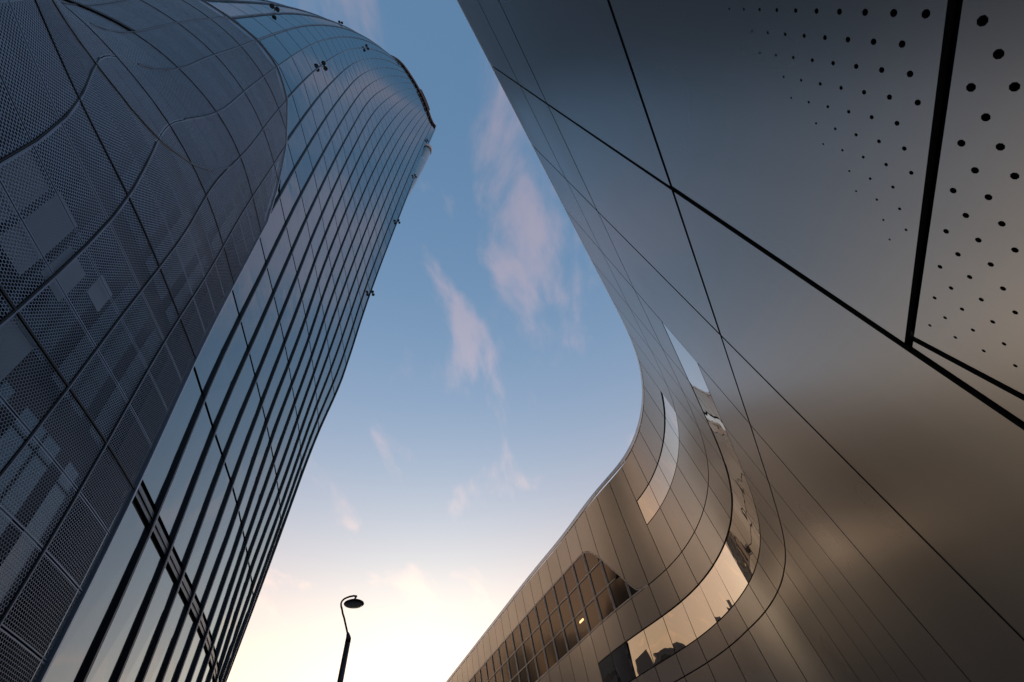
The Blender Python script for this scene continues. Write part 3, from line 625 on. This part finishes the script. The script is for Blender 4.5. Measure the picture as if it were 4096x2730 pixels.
us = np.concatenate([np.arange(UMIN, 0, 0.5), [-0.02], np.arange(0, UMAX + 0.01, 0.5)]); zs = np.array(sorted(set(list(np.arange(0, 32, 2.0)) + list(np.arange(32, ZT, 6.0)) + [ZT])))
UU, ZZ = np.meshgrid(us, zs, indexing='ij'); P = ST(UU, ZZ); n = frame(ST, UU, ZZ, 1)[2]
dep = np.where((UU < 0) & (ZZ < mesh_top(UU) - 0.6), 0.62, 0.06); P = P - n * dep[..., None]; W = len(zs)
F = [(i * W + j, (i + 1) * W + j, (i + 1) * W + j + 1, i * W + j + 1) for i in range(len(us) - 1) for j in range(W - 1)]
part('backing_wall', list(P.reshape(-1, 3)), F, 'black', tw)
# the tower's other sides
zs = np.array(sorted(set(list(np.arange(0, 40, 4.0)) + list(np.arange(40, ZT, 8.0)) + [ZT]))); V = []
for z in zs:
    a = ST(np.array([float(UMAX)]), np.array([z]))[0]; t = ST(np.array([UMAX + 0.0]), np.array([z]))[0] - ST(np.array([UMAX - 2.0]), np.array([z]))[0]; t[2] = 0; t /= np.linalg.norm(t); m_ = np.array([-t[1], t[0], 0])
    k_ = m_ * math.cos(R(24)) - t * math.sin(R(24)); b = ST(np.array([float(UMIN)]), np.array([z]))[0]
    ring_ = [a]
    for q in range(1, 6):
        an = q / 5 * R(88); ring_.append(a + t * 0.7 * math.sin(an) + m_ * 0.7 * (1 - math.cos(an)))
    c_ = ring_[-1] + k_ * 22; ring_ += [c_ - k_ * 11, c_, c_ - t * 10, b + m_ * 6 if np.dot(b - a, m_) < 16 else b + m_ * 3, b]
    V += ring_
W = 11; F = [(i * W + j, i * W + j + 1, (i + 1) * W + j + 1, (i + 1) * W + j) for i in range(len(zs) - 1) for j in range(W - 1)]
part('rear_facade', V, F, 'glass', tw)
us = np.linspace(UMIN, UMAX, 40); P = ST(us, np.full(40, ZT - 0.05)); cen = P.mean(0) + np.array([-9, 1, 0])
part('roof', list(P) + [cen], [(40, i + 1, i) for i in range(39)], 'roof', tw)
# roof coping and the red maintenance rail on it
for u in range(UMIN, UMAX): strip('roof_coping', np.linspace(u, u + 0.98, 3), np.full(3, ZT + 0.75), 1.1, -0.4, 0.70, 'coping', tw, S=ST, sign=1)
strip('roof_joint', np.linspace(UMIN, UMAX, 40), np.full(40, ZT - 0.02), 0.24, -0.1, 0.26, 'black', tw, S=ST, sign=1)
rl = strip('maintenance_rail', np.linspace(3.4, 8.0, 12), np.full(12, ZT + 1.1), 0.3, 0.701, 0.85, 'rust', tw, S=ST, sign=1)
for i in range(10):
    ua = 3.45 + i * 0.45; q = strip('rail_bar', [ua, ua + 0.2, ua + 0.45], [ZT + 0.8, ZT + 1.5, ZT + 0.8], 0.2, 0.851, 1.05, 'rust', tw, S=ST, sign=1)
# rounded rear wing that peeps out beside the far corner
ax = [(-17.5, 17.0, 40), (-16.2, 17.9, 62), (-14.75, 18.15, 92), (-14.1, 18.1, 110), (-13.62, 18.02, 126.6)]
V, F = tube(ax, [0.9, 1.0, 1.15, 1.25, 1.3], 24); wg = part('rear_wing', V, F, 'wing', tw, smooth=True)
V, F = tube([(-13.62, 18.02, 126.2), (-13.55, 18.0, 129.4)], 1.42, 24); mesh_obj('wing_cap', [np.asarray(v) - np.array(TR) for v in V], F, 'coping', wg, smooth=True)
V, F = tube([(-13.64, 18.02, 125.7), (-13.62, 18.02, 126.2)], 1.38, 24); mesh_obj('wing_joint', [np.asarray(v) - np.array(TR) for v in V], F, 'black', wg, smooth=True)

# ------------------------------------------------------------------ floodlights on the fins
def floodlight(u, h, label, s=1.0, pale=False):
    z = h + EYE; P = ST(np.array([u]), np.array([z]))[0]; ta, tb, n = (x[0] for x in frame(ST, np.array([u]), np.array([z]), 1)); ta = ta / np.linalg.norm(ta)
    b = P + n * 0.08
    o = thing('floodlight', label, 'floodlight', tuple(b), 'floodlights on the tower fins')
    V, F = tube([Vector((0, 0, 0)), Vector(n * 0.22)], 0.045 * s, 8); mesh_obj('bracket', V, F, 'fin', o)
    V, F = tube([Vector(n * 0.22 - ta * 0.30 * s), Vector(n * 0.22 + ta * 0.30 * s)], 0.045 * s, 8); mesh_obj('cross_bar', V, F, 'fin', o)
    for sg in (-1, 1):
        at = Vector(n * 0.22 + ta * 0.30 * s * sg); axis = Vector((n[0] * 0.35, n[1] * 0.35, -0.94)).normalized()
        V, F = lathe([(0.02, -0.16), (0.15, -0.13), (0.25, -0.03), (0.28, 0.10), (0.27, 0.11)], 16, axis, at); V = [at + (Vector(v) - at) * s for v in V]
        hd = mesh_obj('lamp_head', V, F, 'white_cap' if pale else 'fin', o, smooth=True)
        V, F = lathe([(0.001, 0.112), (0.265, 0.114), (0.25, 0.118)], 16, axis, at); V = [at + (Vector(v) - at) * s for v in V]
        mesh_obj('lens', V, F, 'lamp_lens', hd)
FL = [(-5.1, 41.5, 'pair of black floodlights on the uppermost curved fin by the top frame edge', 0.62, False),
(-5.4, 84.0, 'small floodlight on the tower outline left of the highest curved fin', 0.68, True),
(-2.0, 82.0, 'half lit floodlight pair at the crest of a fin near the tower top', 0.75, True),
(-2.0, 158.0, 'dark floodlight pair on the outline fin just below the roof corner', 0.8, False),
(-1.95, 42.0, 'large black floodlight pair on the fin beside the perforated skirt tip', 0.62, False),
(-1.8, 171.5, 'floodlight at the upper left corner of the tower roof edge', 0.85, True),
(11.5, 172.0, 'floodlight on the coping end at the lower right roof corner', 0.85, False),
(11.7, 170.5, 'white floodlight on the last fin right under the roof corner', 0.85, True),
(11.4, 133.0, 'dark floodlight on the last fin above the rounded wing cap', 0.8, False),
(11.9, 91.0, 'pale floodlight pair on the last fin beside the rounded wing', 0.75, True),
(12.0, 64.0, 'lone white floodlight on the tower outline under the wing', 0.68, True),
(12.0, 42.0, 'black floodlight pair sticking out of the outline halfway down the tower', 0.62, False)]
for u, h, lab, s, pale in FL: floodlight(u, h, lab, s, pale)

# ================================================================== street lamp
hx = Vector((-0.43909718, 0.89843957, 0)); rt = Vector((hx.y, -hx.x, 0)); B0 = hx * 14.3
LP = lambda lat, z: B0 + rt * lat + Vector((0, 0, z + EYE))
lm = thing('street_lamp', 'tall dark street lamp with a curved arm and round shade', 'street lamp', tuple(B0))
def lpart(name, VF, m, parent=lm, **kw): V, F = VF; return mesh_obj(name, [Vector(v) - B0 for v in V], F, m, parent, **kw)
lpart('pole', tube([LP(0, -EYE), LP(0, 1.0), LP(0, 3.0), LP(0, 4.98)], [0.11, 0.095, 0.085, 0.075], 16), 'lamp_paint', smooth=True)
lpart('pole_base', tube([LP(0, -EYE), LP(0, -EYE + 0.25), LP(0, -EYE + 0.3)], [0.17, 0.17, 0.12], 16), 'lamp_paint', smooth=True)
lpart('collar', tube([LP(0, 4.96), LP(0.0, 5.06), LP(-0.02, 5.12), LP(-0.05, 5.2)], [0.078, 0.075, 0.058, 0.036], 14), 'lamp_paint', smooth=True)
arm = [(-0.02, 5.10), (-0.045, 5.174), (-0.14, 5.38), (-0.232, 5.579), (-0.30, 5.70), (-0.354, 5.828), (-0.392, 5.90), (-0.411, 5.971), (-0.405, 6.02), (-0.389, 6.058), (-0.345, 6.105), (-0.288, 6.137), (-0.20, 6.172), (-0.093, 6.195), (-0.03, 6.19), (0.0, 6.182)]
lpart('arm', tube([LP(a, z) for a, z in arm], 0.027, 10), 'lamp_paint', smooth=True)
lpart('hook', tube([LP(-0.03, 6.19), LP(0.0, 6.205), LP(0.012, 6.18), LP(-0.005, 6.15), LP(-0.04, 6.145)], 0.014, 8), 'lamp_paint', smooth=True)
lpart('neck', lathe([(0.018, 0.06), (0.03, 0.03), (0.035, 0.0), (0.055, -0.05)][::-1], 14, Vector((0, 0, 1)), LP(-0.03, 6.10)), 'lamp_paint', smooth=True)
sh = lpart('shade', lathe([(0.285, -0.045), (0.30, -0.03), (0.29, -0.012), (0.22, 0.025), (0.12, 0.055), (0.05, 0.075)], 36, Vector((0, 0, 1)), LP(-0.034, 6.0)), 'lamp_paint', smooth=True)
lpart('lens', lathe([(0.02, -0.06), (0.16, -0.058), (0.25, -0.05), (0.272, -0.04)], 36, Vector((0, 0, 1)), LP(-0.034, 5.995)), 'lamp_lens', sh, smooth=True)

# ================================================================== city blocks behind, seen mirrored in the glazed band
def block(x, y, w, d, h, rz, label, floors):
    o = thing('city_block', label, 'building', (x, y, 0), 'far city blocks'); o.rotation_euler.z = rz
    V, F = box((0, 0, h / 2), (w / 2, d / 2, h / 2)); mesh_obj('wall', V, F, 'block', o)
    V, F = box((w * 0.1, 0, h + 1.5), (w * 0.18, d * 0.2, 1.5)); mesh_obj('roof_hut', V, F, 'block', o)
    for i in range(floors):
        z = (i + 0.55) * h / floors; V, F = box((0, 0, z), (w / 2 + 0.06, d / 2 + 0.06, h / floors * 0.24)); mesh_obj('window_row', V, F, 'blockwin', o)
for a in [(-134.5, 173.1, 9, 9, 21, 0.73, 'slim far block mirrored near the bright end of the glazed band', 6),
(-137.4, 141.7, 11, 10, 34, 0.86, 'stepped far tower mirrored in the middle of the glazed band', 10),
(-178.5, 136.8, 13, 12, 31, 0.99, 'squarish far tower mirrored left of the middle of the glazed band', 9),
(-176.7, 98.3, 30, 16, 12, 1.15, 'low far block mirrored towards the dark end of the glazed band', 4),
(-160.9, 49.4, 34, 20, 16, 1.38, 'wide far block mirrored at the dark end of the glazed band', 5)]: block(*a)
V, F = [], []
for i in range(150):  # unseen far boxes added all round to block the low horizon glow
    az = R(-180 + 360 * (i + random.random()) / 150); dist = random.uniform(150, 320); el = R(random.uniform(2.0, 6.5))
    x, y = dist * math.sin(az), dist * math.cos(az); h = dist * math.tan(el); w = dist * 0.03 * random.uniform(0.7, 1.5)
    v, f = box((0, 0, h / 2), (w, w * 0.7, h / 2)); c_, s_ = math.cos(-az), math.sin(-az)
    o_ = len(V); V += [(x + c_ * a - s_ * b, y + s_ * a + c_ * b, c) for a, b, c in v]; F += [tuple(q + o_ for q in g_) for g_ in f]
tag(mesh_obj('glow_blocker_city', V, F, 'block'), 'unseen ring of far city boxes added to block horizon glow, mirrored low in the glazing', 'city', kind='stuff')
